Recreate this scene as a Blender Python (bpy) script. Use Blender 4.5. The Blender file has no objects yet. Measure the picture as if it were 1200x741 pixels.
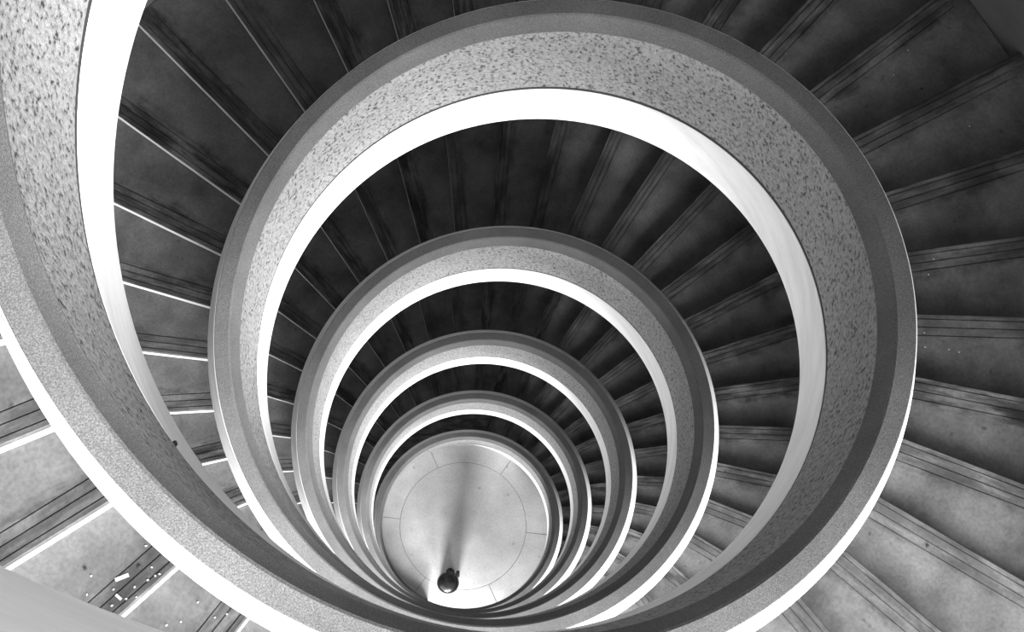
import bpy, bmesh, math, random
from mathutils import Matrix, Vector

random.seed(7)
C = bpy.context.scene.collection
scene = bpy.context.scene
PI = math.pi
U = 1.5                       # metres per well radius: the inner face of the parapet stands 1.5 m from the axis

# ------------------------------------------------------------------ camera, held just inside the handrail of the top turn
F_PX = 1773.4
CAM = Vector((-0.203, -0.9188, 0.9139)) * U
AX, AY = 0.1863, -0.0427
cam_data = bpy.data.cameras.new('camera')
cam_data.sensor_fit = 'HORIZONTAL'
cam_data.sensor_width = 36.0
cam_data.lens = F_PX / 1200 * 36.0
cam_data.clip_start = 0.02
cam_data.clip_end = 300
cam = bpy.data.objects.new('camera', cam_data)
C.objects.link(cam)
CAM_ROT = Matrix.Rotation(AY, 4, 'Y') @ Matrix.Rotation(AX, 4, 'X')
cam.matrix_world = Matrix.Translation(CAM) @ CAM_ROT
scene.camera = cam

# ------------------------------------------------------------------ sky: bright overcast, grey
world = bpy.data.worlds.new('overcast_sky')
scene.world = world
world.use_nodes = True
bg = world.node_tree.nodes['Background']
bg.inputs['Color'].default_value = (1, 1, 1, 1)
bg.inputs['Strength'].default_value = 3.6
# hazy sun, low on the open side of the stairwell
SUN_AZ, SUN_EL = 302, 24
sun_data = bpy.data.lights.new('hazy_sun', 'SUN'); sun_data.energy = 20.0; sun_data.angle = math.radians(46)
sun = bpy.data.objects.new('hazy_sun', sun_data); C.objects.link(sun)
_a, _e = math.radians(SUN_AZ), math.radians(SUN_EL)
sun.rotation_euler = Vector((math.cos(_a) * math.cos(_e), math.sin(_a) * math.cos(_e), math.sin(_e))).to_track_quat('Z', 'Y').to_euler()
sun.location = (0, -20, 5)
# area lamp added outside the entrance, standing in for daylight on the round floor
day_data = bpy.data.lights.new('entrance_daylight_lamp', 'AREA'); day_data.shape = 'RECTANGLE'; day_data.size = 1.2; day_data.size_y = 1.2; day_data.energy = 1150
day = bpy.data.objects.new('entrance_daylight_lamp', day_data); C.objects.link(day)
_d = math.radians(260)
day.location = (math.cos(_d) * 5.6, math.sin(_d) * 5.6, -27.0 + 1.45)
day.rotation_euler = (day.location - Vector((0, 0, -27.0 + 0.3))).to_track_quat('Z', 'Y').to_euler()
scene.view_settings.view_transform = 'Standard'
scene.view_settings.look = 'None'
scene.view_settings.gamma = 1.0
scene.view_settings.use_curve_mapping = False
scene.view_settings.exposure = 0.0

# ------------------------------------------------------------------ the helix (lengths in well radii, turned into metres on building)
PITCH, PITCH2 = 3.151, 0.0609
Z_FLOOR = -18.0
T_TOP, T_FLAT, T_END = -0.5, 5.15, 5.68
def zc(t):                                       # height of the handrail after t turns (it flattens out at the foot)
    def h(q): return -PITCH * q - PITCH2 * max(0.0, q - 1.75) ** 2 + 0.36 * max(0.0, min(0.3, -0.05 - q))
    if t <= T_FLAT: return h(t)
    s = PITCH + 2 * PITCH2 * (T_FLAT - 1.75); L = 0.50; x = min(t - T_FLAT, L)
    return h(T_FLAT) - s * (x - x * x / (2 * L))
def zs(t): return -PITCH * t - PITCH2 * max(0.0, t - 1.75) ** 2
STEP_DROP = 0.791                                # nosing below the handrail
D_STEP, TH0, STEP_OFF = math.radians(9.719), math.radians(465.616), 0.045
R_OUT = 2.115
OPEN_A, OPEN_B = 221, 332                        # the side of the stairwell that stands open to the daylight (degrees)

# ------------------------------------------------------------------ materials
def new_mat(name):
    m = bpy.data.materials.new(name); m.use_nodes = True
    nt = m.node_tree; b = nt.nodes['Principled BSDF']
    return m, nt, b
def N(nt, kind, **kw):
    n = nt.nodes.new(kind)
    for k, v in kw.items():
        if k in n.inputs: n.inputs[k].default_value = v
        else: setattr(n, k, v)
    return n
def grey(v): return (v, v, v, 1)
def ramp(nt, fac, stops):
    r = nt.nodes.new('ShaderNodeValToRGB'); e = r.color_ramp.elements
    while len(e) < len(stops): e.new(0.5)
    for el, (p, v) in zip(e, stops): el.position = p; el.color = grey(v)
    nt.links.new(fac, r.inputs['Fac']); return r.outputs['Color']
def mult(nt, a, b, fac=1.0):
    m = N(nt, 'ShaderNodeMix', data_type='RGBA', blend_type='MULTIPLY'); m.inputs[0].default_value = fac
    nt.links.new(a, m.inputs[6]); nt.links.new(b, m.inputs[7]); return m.outputs[2]
def bump(nt, b, h, strength, dist):
    n = N(nt, 'ShaderNodeBump'); n.inputs['Strength'].default_value = strength; n.inputs['Distance'].default_value = dist
    nt.links.new(h, n.inputs['Height']); nt.links.new(n.outputs['Normal'], b.inputs['Normal'])
def coords(nt, scale=(1, 1, 1), rnd=False):
    tc = N(nt, 'ShaderNodeTexCoord'); mp = N(nt, 'ShaderNodeMapping'); mp.inputs['Scale'].default_value = scale
    src = tc.outputs['Object']
    if rnd:
        oi = N(nt, 'ShaderNodeObjectInfo'); mu = N(nt, 'ShaderNodeMath', operation='MULTIPLY'); mu.inputs[1].default_value = 57.0
        nt.links.new(oi.outputs['Random'], mu.inputs[0])
        cx = N(nt, 'ShaderNodeCombineXYZ'); nt.links.new(mu.outputs[0], cx.inputs['Z']); nt.links.new(mu.outputs[0], cx.inputs['X'])
        ad = N(nt, 'ShaderNodeVectorMath', operation='ADD'); nt.links.new(src, ad.inputs[0]); nt.links.new(cx.outputs[0], ad.inputs[1]); src = ad.outputs[0]
    nt.links.new(src, mp.inputs['Vector']); return mp.outputs['Vector'], tc.outputs['Object']
def skew(vec):                                  # turn and shift the grain off the coordinate planes
    mp = vec.node; mp.inputs['Rotation'].default_value = (0.31, 0.17, 0.47); mp.inputs['Location'].default_value = (17.3, 9.1, 5.7)
def noise(nt, vec, scale, detail=3, rough=0.55):
    n = N(nt, 'ShaderNodeTexNoise'); n.inputs['Scale'].default_value = scale; n.inputs['Detail'].default_value = detail
    n.inputs['Roughness'].default_value = rough; nt.links.new(vec, n.inputs['Vector']); return n.outputs['Fac']

def mat_roughcast():
    m, nt, b = new_mat('pebbledash_plaster')
    v, _ = coords(nt, (1, 1, 0.62)); skew(v)
    n1 = noise(nt, v, 50, 4, 0.62); n2 = noise(nt, v, 160, 2); n3 = noise(nt, v, 1.6, 3)
    c = mult(nt, ramp(nt, n1, [(0.36, 0.008), (0.415, 0.14), (0.52, 0.215), (0.7, 0.27)]), ramp(nt, n2, [(0.3, 0.7), (0.6, 1.0)]))
    c = mult(nt, c, ramp(nt, n3, [(0.3, 0.85), (0.65, 1.0)]))
    nt.links.new(c, b.inputs['Base Color']); b.inputs['Roughness'].default_value = 0.9
    bump(nt, b, n1, 0.6, 0.012); return m
def mat_coping():
    m, nt, b = new_mat('terrazzo_coping')
    v, _ = coords(nt)
    n1 = noise(nt, v, 230, 2); n2 = noise(nt, v, 3.0, 4)
    c = mult(nt, ramp(nt, n1, [(0.32, 0.05), (0.5, 0.088), (0.66, 0.135)]), ramp(nt, n2, [(0.3, 0.72), (0.7, 1.0)]))
    nt.links.new(c, b.inputs['Base Color']); b.inputs['Roughness'].default_value = 0.85; b.inputs['Specular IOR Level'].default_value = 0.2
    bump(nt, b, n1, 0.15, 0.002); return m
def mat_paint(name, v0, v1, rough=0.6):
    m, nt, b = new_mat(name)
    v, _ = coords(nt, (1, 1, 3))
    n1 = noise(nt, v, 2.2, 5, 0.6); n2 = noise(nt, v, 30, 3)
    c = mult(nt, ramp(nt, n1, [(0.3, v0), (0.62, v1)]), ramp(nt, n2, [(0.25, 0.93), (0.5, 1.0)]))
    nt.links.new(c, b.inputs['Base Color']); b.inputs['Roughness'].default_value = rough
    bump(nt, b, n1, 0.15, 0.01); return m
def mat_tread():
    m, nt, b = new_mat('worn_cement_tread')
    v, raw = coords(nt, (1, 1, 1), True)
    vs, _ = coords(nt, (0.22, 1, 1), True)
    blot = noise(nt, v, 2.6, 5, 0.62); fine = noise(nt, v, 60, 3); streak = noise(nt, vs, 16, 4, 0.65); spot = noise(nt, v, 13, 2)
    base = mult(nt, ramp(nt, blot, [(0.30, 0.036), (0.46, 0.072), (0.70, 0.125)]), ramp(nt, fine, [(0.3, 0.8), (0.65, 1.08)]))
    base = mult(nt, base, ramp(nt, spot, [(0.22, 0.45), (0.30, 1.0)]))
    # grime rubbed into the grooved nosing, in ragged streaks along the edge, more on some steps than on others
    sx = N(nt, 'ShaderNodeSeparateXYZ'); nt.links.new(raw, sx.inputs[0])
    ragged = noise(nt, v, 5.0, 4, 0.7)
    rg = N(nt, 'ShaderNodeMath', operation='MULTIPLY_ADD'); rg.inputs[1].default_value = 0.30; rg.inputs[2].default_value = -0.15
    nt.links.new(ragged, rg.inputs[0])
    ad = N(nt, 'ShaderNodeMath', operation='ADD'); nt.links.new(sx.outputs['Y'], ad.inputs[0]); nt.links.new(rg.outputs[0], ad.inputs[1])
    mr = N(nt, 'ShaderNodeMapRange'); mr.inputs['From Min'].default_value = (STEP_OFF - 0.115) * U; mr.inputs['From Max'].default_value = (STEP_OFF - 0.065) * U
    nt.links.new(ad.outputs[0], mr.inputs['Value'])
    oi = N(nt, 'ShaderNodeObjectInfo'); am = N(nt, 'ShaderNodeMapRange'); am.inputs['To Min'].default_value = 0.45; am.inputs['To Max'].default_value = 1.0
    nt.links.new(oi.outputs['Random'], am.inputs['Value'])
    fc = N(nt, 'ShaderNodeMath', operation='MULTIPLY'); nt.links.new(mr.outputs[0], fc.inputs[0]); nt.links.new(am.outputs[0], fc.inputs[1])
    dirt = ramp(nt, streak, [(0.38, 0.12), (0.50, 0.45), (0.60, 1.0)])
    mx = N(nt, 'ShaderNodeMix', data_type='RGBA', blend_type='MULTIPLY')
    nt.links.new(fc.outputs[0], mx.inputs[0]); nt.links.new(base, mx.inputs[6]); nt.links.new(dirt, mx.inputs[7])
    nt.links.new(mx.outputs[2], b.inputs['Base Color']); b.inputs['Roughness'].default_value = 0.7; b.inputs['Specular IOR Level'].default_value = 0.25
    bump(nt, b, fine, 0.12, 0.003); return m
def mat_floor():
    m, nt, b = new_mat('pale_cement_paving')
    v, _ = coords(nt)
    n1 = noise(nt, v, 1.1, 6, 0.6); n2 = noise(nt, v, 26, 4); n3 = noise(nt, v, 8, 2)
    c = mult(nt, ramp(nt, n1, [(0.3, 0.34), (0.65, 0.52)]), ramp(nt, n2, [(0.3, 0.86), (0.6, 1.0)]))
    c = mult(nt, c, ramp(nt, n3, [(0.24, 0.6), (0.32, 1.0)]))
    nt.links.new(c, b.inputs['Base Color']); b.inputs['Roughness'].default_value = 0.6
    bump(nt, b, n2, 0.1, 0.003); return m
def mat_plain(name, v, rough=0.5, metal=0.0):
    m, nt, b = new_mat(name)
    vec, _ = coords(nt); n1 = noise(nt, vec, 40, 3)
    nt.links.new(ramp(nt, n1, [(0.3, v * 0.85), (0.7, v)]), b.inputs['Base Color'])
    b.inputs['Roughness'].default_value = rough; b.inputs['Metallic'].default_value = metal; return m
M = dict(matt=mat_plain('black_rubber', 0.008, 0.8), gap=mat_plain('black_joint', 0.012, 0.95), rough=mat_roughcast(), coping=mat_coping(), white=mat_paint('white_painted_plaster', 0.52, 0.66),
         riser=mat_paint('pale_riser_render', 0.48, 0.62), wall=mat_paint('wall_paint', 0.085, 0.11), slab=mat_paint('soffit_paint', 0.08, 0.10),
         tread=mat_tread(), floor=mat_floor(), joint=mat_plain('dark_joint', 0.14, 0.9), ground=mat_plain('outdoor_paving', 0.30, 0.8),
         black=mat_plain('black_enamel', 0.015, 0.28), steel=mat_plain('dull_steel', 0.22, 0.35, 0.9), paper=mat_plain('paper', 0.34, 0.8), pebble=mat_plain('dark_grit', 0.02, 0.9))

# ------------------------------------------------------------------ mesh helpers
def link(name, me, mat, parent=None, sharp=35):
    o = bpy.data.objects.new(name, me); C.objects.link(o)
    if mat and not me.materials: me.materials.append(mat)
    if sharp:
        me.shade_smooth(); me.set_sharp_from_angle(angle=math.radians(sharp))
    if parent: o.parent = parent
    return o
def mesh(name, verts, faces):
    me = bpy.data.meshes.new(name); me.from_pydata([tuple(v) for v in verts], [], faces); me.validate(); me.update()
    bm = bmesh.new(); bm.from_mesh(me); bmesh.ops.recalc_face_normals(bm, faces=bm.faces); bm.to_mesh(me); bm.free()
    return me
def t_where(d, z):                              # where a line d below the handrail comes down to height z
    t = 4.0
    while zc(t) - d > z and t < T_END: t += 0.005
    return t
def sweep(name, prof, t0, t1, per_turn=168, floor_clip=None):
    """closed section prof [(radius, depth below the handrail)] carried down the helix"""
    n = int((t1 - t0) * per_turn) + 1; k = len(prof); vs = []; fs = []
    for i in range(n):
        t = t0 + (t1 - t0) * i / (n - 1); a = t * 2 * PI; z = zc(t)
        for r, d in prof:
            zz = z - d
            if floor_clip is not None: zz = max(zz, floor_clip)
            vs.append((r * math.cos(a) * U, r * math.sin(a) * U, zz * U))
    for i in range(n - 1):
        for j in range(k):
            fs.append((i * k + j, i * k + (j + 1) % k, (i + 1) * k + (j + 1) % k, (i + 1) * k + j))
    fs.append(tuple(range(k))); fs.append(tuple((n - 1) * k + j for j in reversed(range(k))))
    return mesh(name, vs, fs)
def ring_sector(name, r0, r1, z0, z1, a0, a1, seg_deg=2.5, bevel=0.0):
    """solid annular sector in well radii, degrees"""
    n = max(2, int(abs(a1 - a0) / seg_deg) + 1); vs = []; fs = []
    b = bevel
    prof = [(r0, z0), (r1, z0), (r1, z1 - b), (r1 - b, z1), (r0 + b, z1), (r0, z1 - b)] if b else [(r0, z0), (r1, z0), (r1, z1), (r0, z1)]
    k = len(prof)
    for i in range(n):
        a = math.radians(a0 + (a1 - a0) * i / (n - 1))
        vs += [(r * math.cos(a) * U, r * math.sin(a) * U, z * U) for r, z in prof]
    for i in range(n - 1):
        for j in range(k): fs.append((i * k + j, i * k + (j + 1) % k, (i + 1) * k + (j + 1) % k, (i + 1) * k + j))
    fs.append(tuple(range(k))); fs.append(tuple((n - 1) * k + j for j in reversed(range(k))))
    return mesh(name, vs, fs)
def lathe(name, prof, seg=40, at=(0, 0, 0)):
    vs = []; fs = []; k = len(prof)
    for i in range(seg):
        a = 2 * PI * i / seg
        vs += [(at[0] + r * math.cos(a), at[1] + r * math.sin(a), at[2] + z) for r, z in prof]
    for i in range(seg):
        i2 = (i + 1) % seg
        for j in range(k - 1): fs.append((i * k + j, i2 * k + j, i2 * k + j + 1, i * k + j + 1))
    me = mesh(name, vs, fs); bm = bmesh.new(); bm.from_mesh(me)
    bmesh.ops.remove_doubles(bm, verts=bm.verts, dist=1e-5); bmesh.ops.holes_fill(bm, edges=bm.edges, sides=0)
    bmesh.ops.recalc_face_normals(bm, faces=bm.faces); bm.to_mesh(me); bm.free(); return me
def box(name, sx, sy, sz, at=(0, 0, 0), bev=0.0):
    bm = bmesh.new(); bmesh.ops.create_cube(bm, size=1)
    bmesh.ops.scale(bm, vec=(sx, sy, sz), verts=bm.verts)
    if bev: bmesh.ops.bevel(bm, geom=bm.edges[:], offset=bev, segments=2, affect='EDGES', profile=0.5)
    bmesh.ops.translate(bm, vec=at, verts=bm.verts)
    me = bpy.data.meshes.new(name); bm.to_mesh(me); bm.free(); return me
def empty(name, loc, rz=0):
    o = bpy.data.objects.new(name, None); C.objects.link(o); o.location = loc; o.rotation_euler.z = rz; o.empty_display_size = 0.2; return o
def tag(o, label=None, cat=None, group=None, kind=None):
    if label: o['label'] = label
    if cat: o['category'] = cat
    if group: o['group'] = group
    if kind: o['kind'] = kind
    return o

# ------------------------------------------------------------------ the setting
ZTOP = 2.4
tag(link('ground', lathe('ground', [(0, Z_FLOOR * U - 0.30), (30, Z_FLOOR * U - 0.30), (30, Z_FLOOR * U - 0.05), (0, Z_FLOOR * U - 0.05)], 64), M['ground'], None, 30), kind='structure')
flo = tag(link('floor', lathe('floor', [(0, Z_FLOOR * U - 0.06), (R_OUT * U, Z_FLOOR * U - 0.06), (R_OUT * U, Z_FLOOR * U - 0.012), (0, Z_FLOOR * U - 0.012)], 96), M['joint']), kind='structure')
G = 0.0022
link('paving_slab', ring_sector('centre_slab', 0.0005, 0.780, Z_FLOOR - 0.008, Z_FLOOR, 0, 360, 4, 0.002), M['floor'], flo)
for k in range(6):
    a = -6 + 60 * k
    link('paving_slab', ring_sector('paving_slab', 0.780 + 2 * G, 1.094, Z_FLOOR - 0.008, Z_FLOOR, a + 0.2, a + 59.8, 3, 0.002), M['floor'], flo)
link('landing_slab', ring_sector('landing_slab', 1.0985, R_OUT, Z_FLOOR - 0.008, Z_FLOOR, 290, 604.5, 3, 0.002), M['tread'], flo)
link('entrance_slab', ring_sector('entrance_slab', 1.0985, R_OUT, Z_FLOOR - 0.008, Z_FLOOR, 244.8, 289.7, 3, 0.002), M['floor'], flo)
tag(link('wall_outer', ring_sector('wall_outer', R_OUT + 0.003, R_OUT + 0.16, Z_FLOOR - 0.02, ZTOP, OPEN_B, OPEN_A + 360, 2), M['wall']), kind='structure')

tag(link('wall_sun_block', ring_sector('wall_sun_block', R_OUT + 0.003, R_OUT + 0.16, Z_FLOOR - 0.02, Z_FLOOR + 1.9, 278, OPEN_B, 2), M['wall']), kind='structure')  # unseen ground-storey wall, added to keep the sun off the round floor

# ------------------------------------------------------------------ the staircase
stair = tag(empty('spiral_staircase', (0, 0, Z_FLOOR * U)), 'helical concrete staircase winding around an open round well', 'staircase')
OFFZ = -Z_FLOOR * U
def part(name, me, mat, parent=stair, sharp=35):
    o = link(name, me, mat, parent, sharp); o.location.z = OFFZ if parent is stair else 0; return o
cop = [(1.0790, 0.0950), (1.0790, 0.0015), (1.0765, 0.0), (1.0270, -0.001), (1.0205, 0.005), (1.0180, 0.013),
       (1.001, 0.074), (0.996, 0.084), (0.996, 0.0925), (1.001, 0.096)]
part('coping', sweep('coping', cop, T_TOP, T_END), M['coping'], stair, 22)['label'] = 'grey terrazzo coping rail with chamfered inner edge'
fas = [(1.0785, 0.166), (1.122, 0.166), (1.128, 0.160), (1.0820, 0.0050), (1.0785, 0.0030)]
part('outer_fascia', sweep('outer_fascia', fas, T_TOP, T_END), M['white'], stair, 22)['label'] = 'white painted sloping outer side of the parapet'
pan = [(1.0, 0.094), (1.0, 0.660), (1.003, 0.663), (1.099, 0.663), (1.099, 0.094)]
part('parapet_panel', sweep('parapet_panel', pan, T_TOP, T_END, floor_clip=Z_FLOOR), M['rough'])['label'] = 'rough pebbledash parapet panel with dark specks'
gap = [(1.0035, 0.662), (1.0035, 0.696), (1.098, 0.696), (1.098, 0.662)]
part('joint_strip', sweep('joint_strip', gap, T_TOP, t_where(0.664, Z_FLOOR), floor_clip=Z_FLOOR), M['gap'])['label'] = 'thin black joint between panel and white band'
T_STR = t_where(0.698, Z_FLOOR)
strg = [(1.005, 0.693), (1.002, 0.697), (1.006, 1.066), (1.012, 1.071), (1.099, 1.071), (1.099, 0.693)]
part('stringer_band', sweep('stringer_band', strg, T_TOP, T_STR, floor_clip=Z_FLOOR), M['white'])['label'] = 'smooth white painted stringer band'
sl = [(1.095, 0.90), (R_OUT, 0.90), (R_OUT, 1.071), (1.095, 1.071)]
part('stair_slab', sweep('stair_slab', sl, T_TOP, t_where(0.91, Z_FLOOR), floor_clip=Z_FLOOR), M['slab'])

# one step: a wedge with three grooves along the nosing, and its riser
R0 = 1.088
def step_mesh():
    gw, gd = 0.0042, 0.0045
    vb = [(0.0, -0.004), (0.0035, 0.0)]
    for g in (0.0175, 0.045, 0.073):
        vb += [(g - gw / 2, 0), (g - gw / 2 + 0.0006, -gd), (g + gw / 2 - 0.0006, -gd), (g + gw / 2, 0)]
    us = [R0, 2.052, 2.056, R_OUT]
    vs = []; k = len(vb) + 1
    ca, sa = math.cos(-D_STEP), math.sin(-D_STEP)
    for iu, u in enumerate(us):
        for v, dz in vb:
            if iu >= 2 and v > 0.004: dz = 0
            vs.append((u, STEP_OFF - v, dz))
        x, y = u * ca - STEP_OFF * sa, u * sa + STEP_OFF * ca
        vs.append((x, y, 0))
    nt = len(vs)
    th = 0.022
    vs2 = []
    for u in us:
        vs2.append((u, STEP_OFF, -th)); x, y = u * ca - STEP_OFF * sa, u * sa + STEP_OFF * ca; vs2.append((x, y, -th))
    fs = []
    for i in range(len(us) - 1):
        for j in range(k - 1): fs.append((i * k + j, i * k + j + 1, (i + 1) * k + j + 1, (i + 1) * k + j))
        fs.append((i * k, (i + 1) * k, nt + 2 * (i + 1), nt + 2 * i))
        fs.append((i * k + k - 1, nt + 2 * i + 1, nt + 2 * (i + 1) + 1, (i + 1) * k + k - 1))
        fs.append((nt + 2 * i, nt + 2 * (i + 1), nt + 2 * (i + 1) + 1, nt + 2 * i + 1))
    fs.append(tuple(range(k)) + (nt + 1, nt)); b = (len(us) - 1)
    fs.append(tuple(b * k + j for j in reversed(range(k))) + (nt + 2 * b, nt + 2 * b + 1))
    return mesh('step', [(x * U, y * U, z * U) for x, y, z in vs + vs2], fs)
def riser_mesh():
    x0, x1, y0, y1, z0, z1 = R0, R_OUT, STEP_OFF - 0.03, STEP_OFF - 0.0006, -0.0985, -0.0221
    v = [(x, y, z) for x in (x0, x1) for y in (y0, y1) for z in (z0, z1)]
    return mesh('riser', [(a * U, b * U, c * U) for a, b, c in v], [(0, 1, 3, 2), (4, 6, 7, 5), (0, 4, 5, 1), (2, 3, 7, 6), (0, 2, 6, 4), (1, 5, 7, 3)])
sm, rm = step_mesh(), riser_mesh()
sm.materials.append(M['tread']); rm.materials.append(M['riser'])
sm.set_sharp_from_angle(angle=0.3)
step_z = {}
k = math.ceil((T_TOP * 2 * PI - TH0) / D_STEP) + 1
while True:
    th = TH0 + k * D_STEP; z = zs(th / (2 * PI)) - STEP_DROP
    if z < Z_FLOOR + 0.05: break
    o = bpy.data.objects.new('step', sm); C.objects.link(o); o.parent = stair
    o.location = (0, 0, z * U + OFFZ); o.rotation_euler.z = th
    r = bpy.data.objects.new('riser', rm); C.objects.link(r); r.parent = o
    step_z[k] = (th, z); k += 1

# ------------------------------------------------------------------ small things placed by the surface they lie on
def ray(px, py):
    d = CAM_ROT.to_3x3() @ Vector(((px - 600) / F_PX, -(py - 370.5) / F_PX, -1)); return d
def on_plane(px, py, z):
    d = ray(px, py); return CAM + d * ((z - CAM.z) / d.z)
def on_step(px, py, t_guess):
    """point of the tread seen at a pixel: walk the steps near t_guess until the hit falls on its own tread"""
    for k, (th, z) in step_z.items():
        if abs(th / (2 * PI) - t_guess) > 0.3: continue
        p = on_plane(px, py, z * U); a = (math.atan2(p.y, p.x) - th + PI) % (2 * PI) - PI
        q = Matrix.Rotation(-th, 3, 'Z') @ p
        if q.y / U <= STEP_OFF and Matrix.Rotation(D_STEP, 3, 'Z').__matmul__(q).y / U > STEP_OFF: return p, th
    return None, None

# litter bin on the round floor
BH = 0.70
bc = on_plane(525.0, 683.3, Z_FLOOR * U + BH)
bin_ = tag(empty('litter_bin', (bc.x, bc.y, Z_FLOOR * U)), 'round black litter bin with domed lid standing on the pale floor', 'bin')
link('body', lathe('bin_body', [(0, 0), (0.155, 0), (0.162, 0.008), (0.180, 0.62), (0.183, 0.63), (0.183, 0.645), (0, 0.645)]), M['black'], bin_)
lid = link('lid', lathe('bin_lid', [(0, 0.60), (0.176, 0.646), (0.177, 0.652), (0.165, 0.668), (0.135, 0.692), (0.09, 0.712), (0.045, 0.722), (0, 0.725)]), M['black'], bin_)
link('rim', lathe('bin_rim', [(0.183, 0.640), (0.196, 0.642), (0.199, 0.652), (0.196, 0.664), (0.186, 0.668), (0.177, 0.661), (0.176, 0.648), (0.183, 0.640)]), M['steel'], bin_)
link('knob', lathe('bin_knob', [(0, 0.715), (0.012, 0.715), (0.012, 0.728), (0.019, 0.732), (0.019, 0.740), (0.010, 0.745), (0, 0.745)], 20), M['black'], lid)
link('hinge_housing', lathe('bin_hinge', [(0, 0.40), (0.060, 0.40), (0.070, 0.41), (0.078, 0.64), (0.070, 0.672), (0.040, 0.690), (0, 0.694)], 24, (0.040, 0.190, 0)), M['matt'], bin_)
link('bracket', box('bin_bracket', 0.062, 0.115, 0.20, (0.176, 0.160, 0.575), 0.010), M['matt'], bin_)
link('bracket_arm', box('bin_arm', 0.10, 0.06, 0.06, (0.150, 0.135, 0.60), 0.006), M['matt'], bin_)

# litter on the treads: scraps, strips and grit
def chip(name, sx, sy, sz, seed):
    rnd = random.Random(seed); n = 7; vs = []
    for z, k in ((0, 1.0), (sz, 0.8)):
        for i in range(n):
            a = 2 * PI * i / n; r = k * rnd.uniform(0.75, 1.15) / 2
            vs.append((math.cos(a) * sx * r, math.sin(a) * sy * r, z))
    fs = [tuple(reversed(range(n))), tuple(range(n, 2 * n))] + [(i, (i + 1) % n, n + (i + 1) % n, n + i) for i in range(n)]
    return mesh(name, vs, fs)
scraps = [chip('litter_scrap', 0.010, 0.0075, 0.003, i) for i in range(4)]
grits = [chip('grit', 0.016, 0.013, 0.007, 20 + i) for i in range(3)]
def lay(name, me, mat, px, py, t, label, cat, group, rz=None):
    p, th = on_step(px, py, t)
    if p is None: return None
    o = link(name, me, mat, None, 0); o.location = p + Vector((0, 0, 0.0004)); o.rotation_euler.z = random.uniform(0, 6.28) if rz is None else rz
    return tag(o, label, cat, group)
for i, (x, y, t) in enumerate([(101, 547, .63), (133, 691, .63), (158, 688, .65), (160, 700, .65), (148, 702, .65), (182, 675, .65), (173, 680, .65), (187, 673, .65), (171, 640, .63), (178, 665, .65),
        (131, 710, .65), (252, 724, .68), (266, 720, .68), (212, 729, .68), (195, 733, .68), (102, 697, .63), (107, 675, .63), (120, 560, .6), (232, 706, .66),
        (1094, 304, 1.03), (1088, 322, 1.03), (1083, 390, 1.0), (1084, 407, 1.0), (1112, 410, 1.0), (1124, 413, 1.0), (1064, 59, 1.15), (1136, 148, 1.1), (1047, 88, 1.13)]):
    lit = t < 0.9
    lay('litter_scrap', scraps[i % 4], M['paper'], x, y, t, 'tiny pale scrap of litter on a brightly lit stair tread' if lit else 'tiny pale scrap of litter on a dark shaded stair tread', 'litter',
        'pale scraps on the bright treads' if lit else 'pale scraps on the dark treads')
for i, (x, y, t, lb) in enumerate([(163, 665, .65, 'dark grit in the grooves beside the longer paper strip'), (100, 667, .63, 'dark grit on the smooth part of a brightly lit tread'),
        (1087, 640, .9, 'dark grit on a dim tread below a pale nosing'), (740, 560, 3.0, 'black bit of grit on a tread two turns further down'), (1080, 104, 1.1, 'round black spot of grit on the darkest wide tread')]):
    lay('grit', grits[i % 3], M['pebble'], x, y, t, lb, 'grit', 'dark grit on the treads')
lay('paper_strip', box('paper_strip', 0.050, 0.014, 0.002, (0, 0, 0.001)), M['paper'], 143, 677, .65, 'longer pale paper strip lying across the tread grooves', 'paper strip', None, math.radians(22))
lay('paper_strip', box('paper_strip', 0.026, 0.010, 0.002, (0, 0, 0.001)), M['paper'], 139, 700, .65, 'shorter pale paper strip beside the grooves of a tread', 'paper strip', None, math.radians(-40))

# the dark lump sticking out of the joint between panel and white band
def to_px(p):
    q = CAM_ROT.to_3x3().transposed() @ (p - CAM); return 600 - F_PX * q.x / q.z, 370.5 + F_PX * q.y / q.z
best = None
for i in range(400):
    t = 0.5 + 0.3 * i / 400; p = Vector((math.cos(t * 2 * PI), math.sin(t * 2 * PI), zc(t) - 0.672)) * U
    x, y = to_px(p); d = (x - 201.5) ** 2 + (y - 521) ** 2
    if best is None or d < best[0]: best = (d, p, t)
bm = bmesh.new(); bmesh.ops.create_icosphere(bm, subdivisions=2, radius=0.011)
for v in bm.verts: v.co *= random.uniform(0.8, 1.2)
lump = bpy.data.meshes.new('joint_lump'); bm.to_mesh(lump); bm.free()
o = link('joint_lump', lump, M['pebble'], stair); o['label'] = 'dark lump stuck in the joint below the speckled panel'
o.location = best[1] * (1.0) + Vector((0, 0, OFFZ)); o.location.x *= 0.999; o.location.y *= 0.999
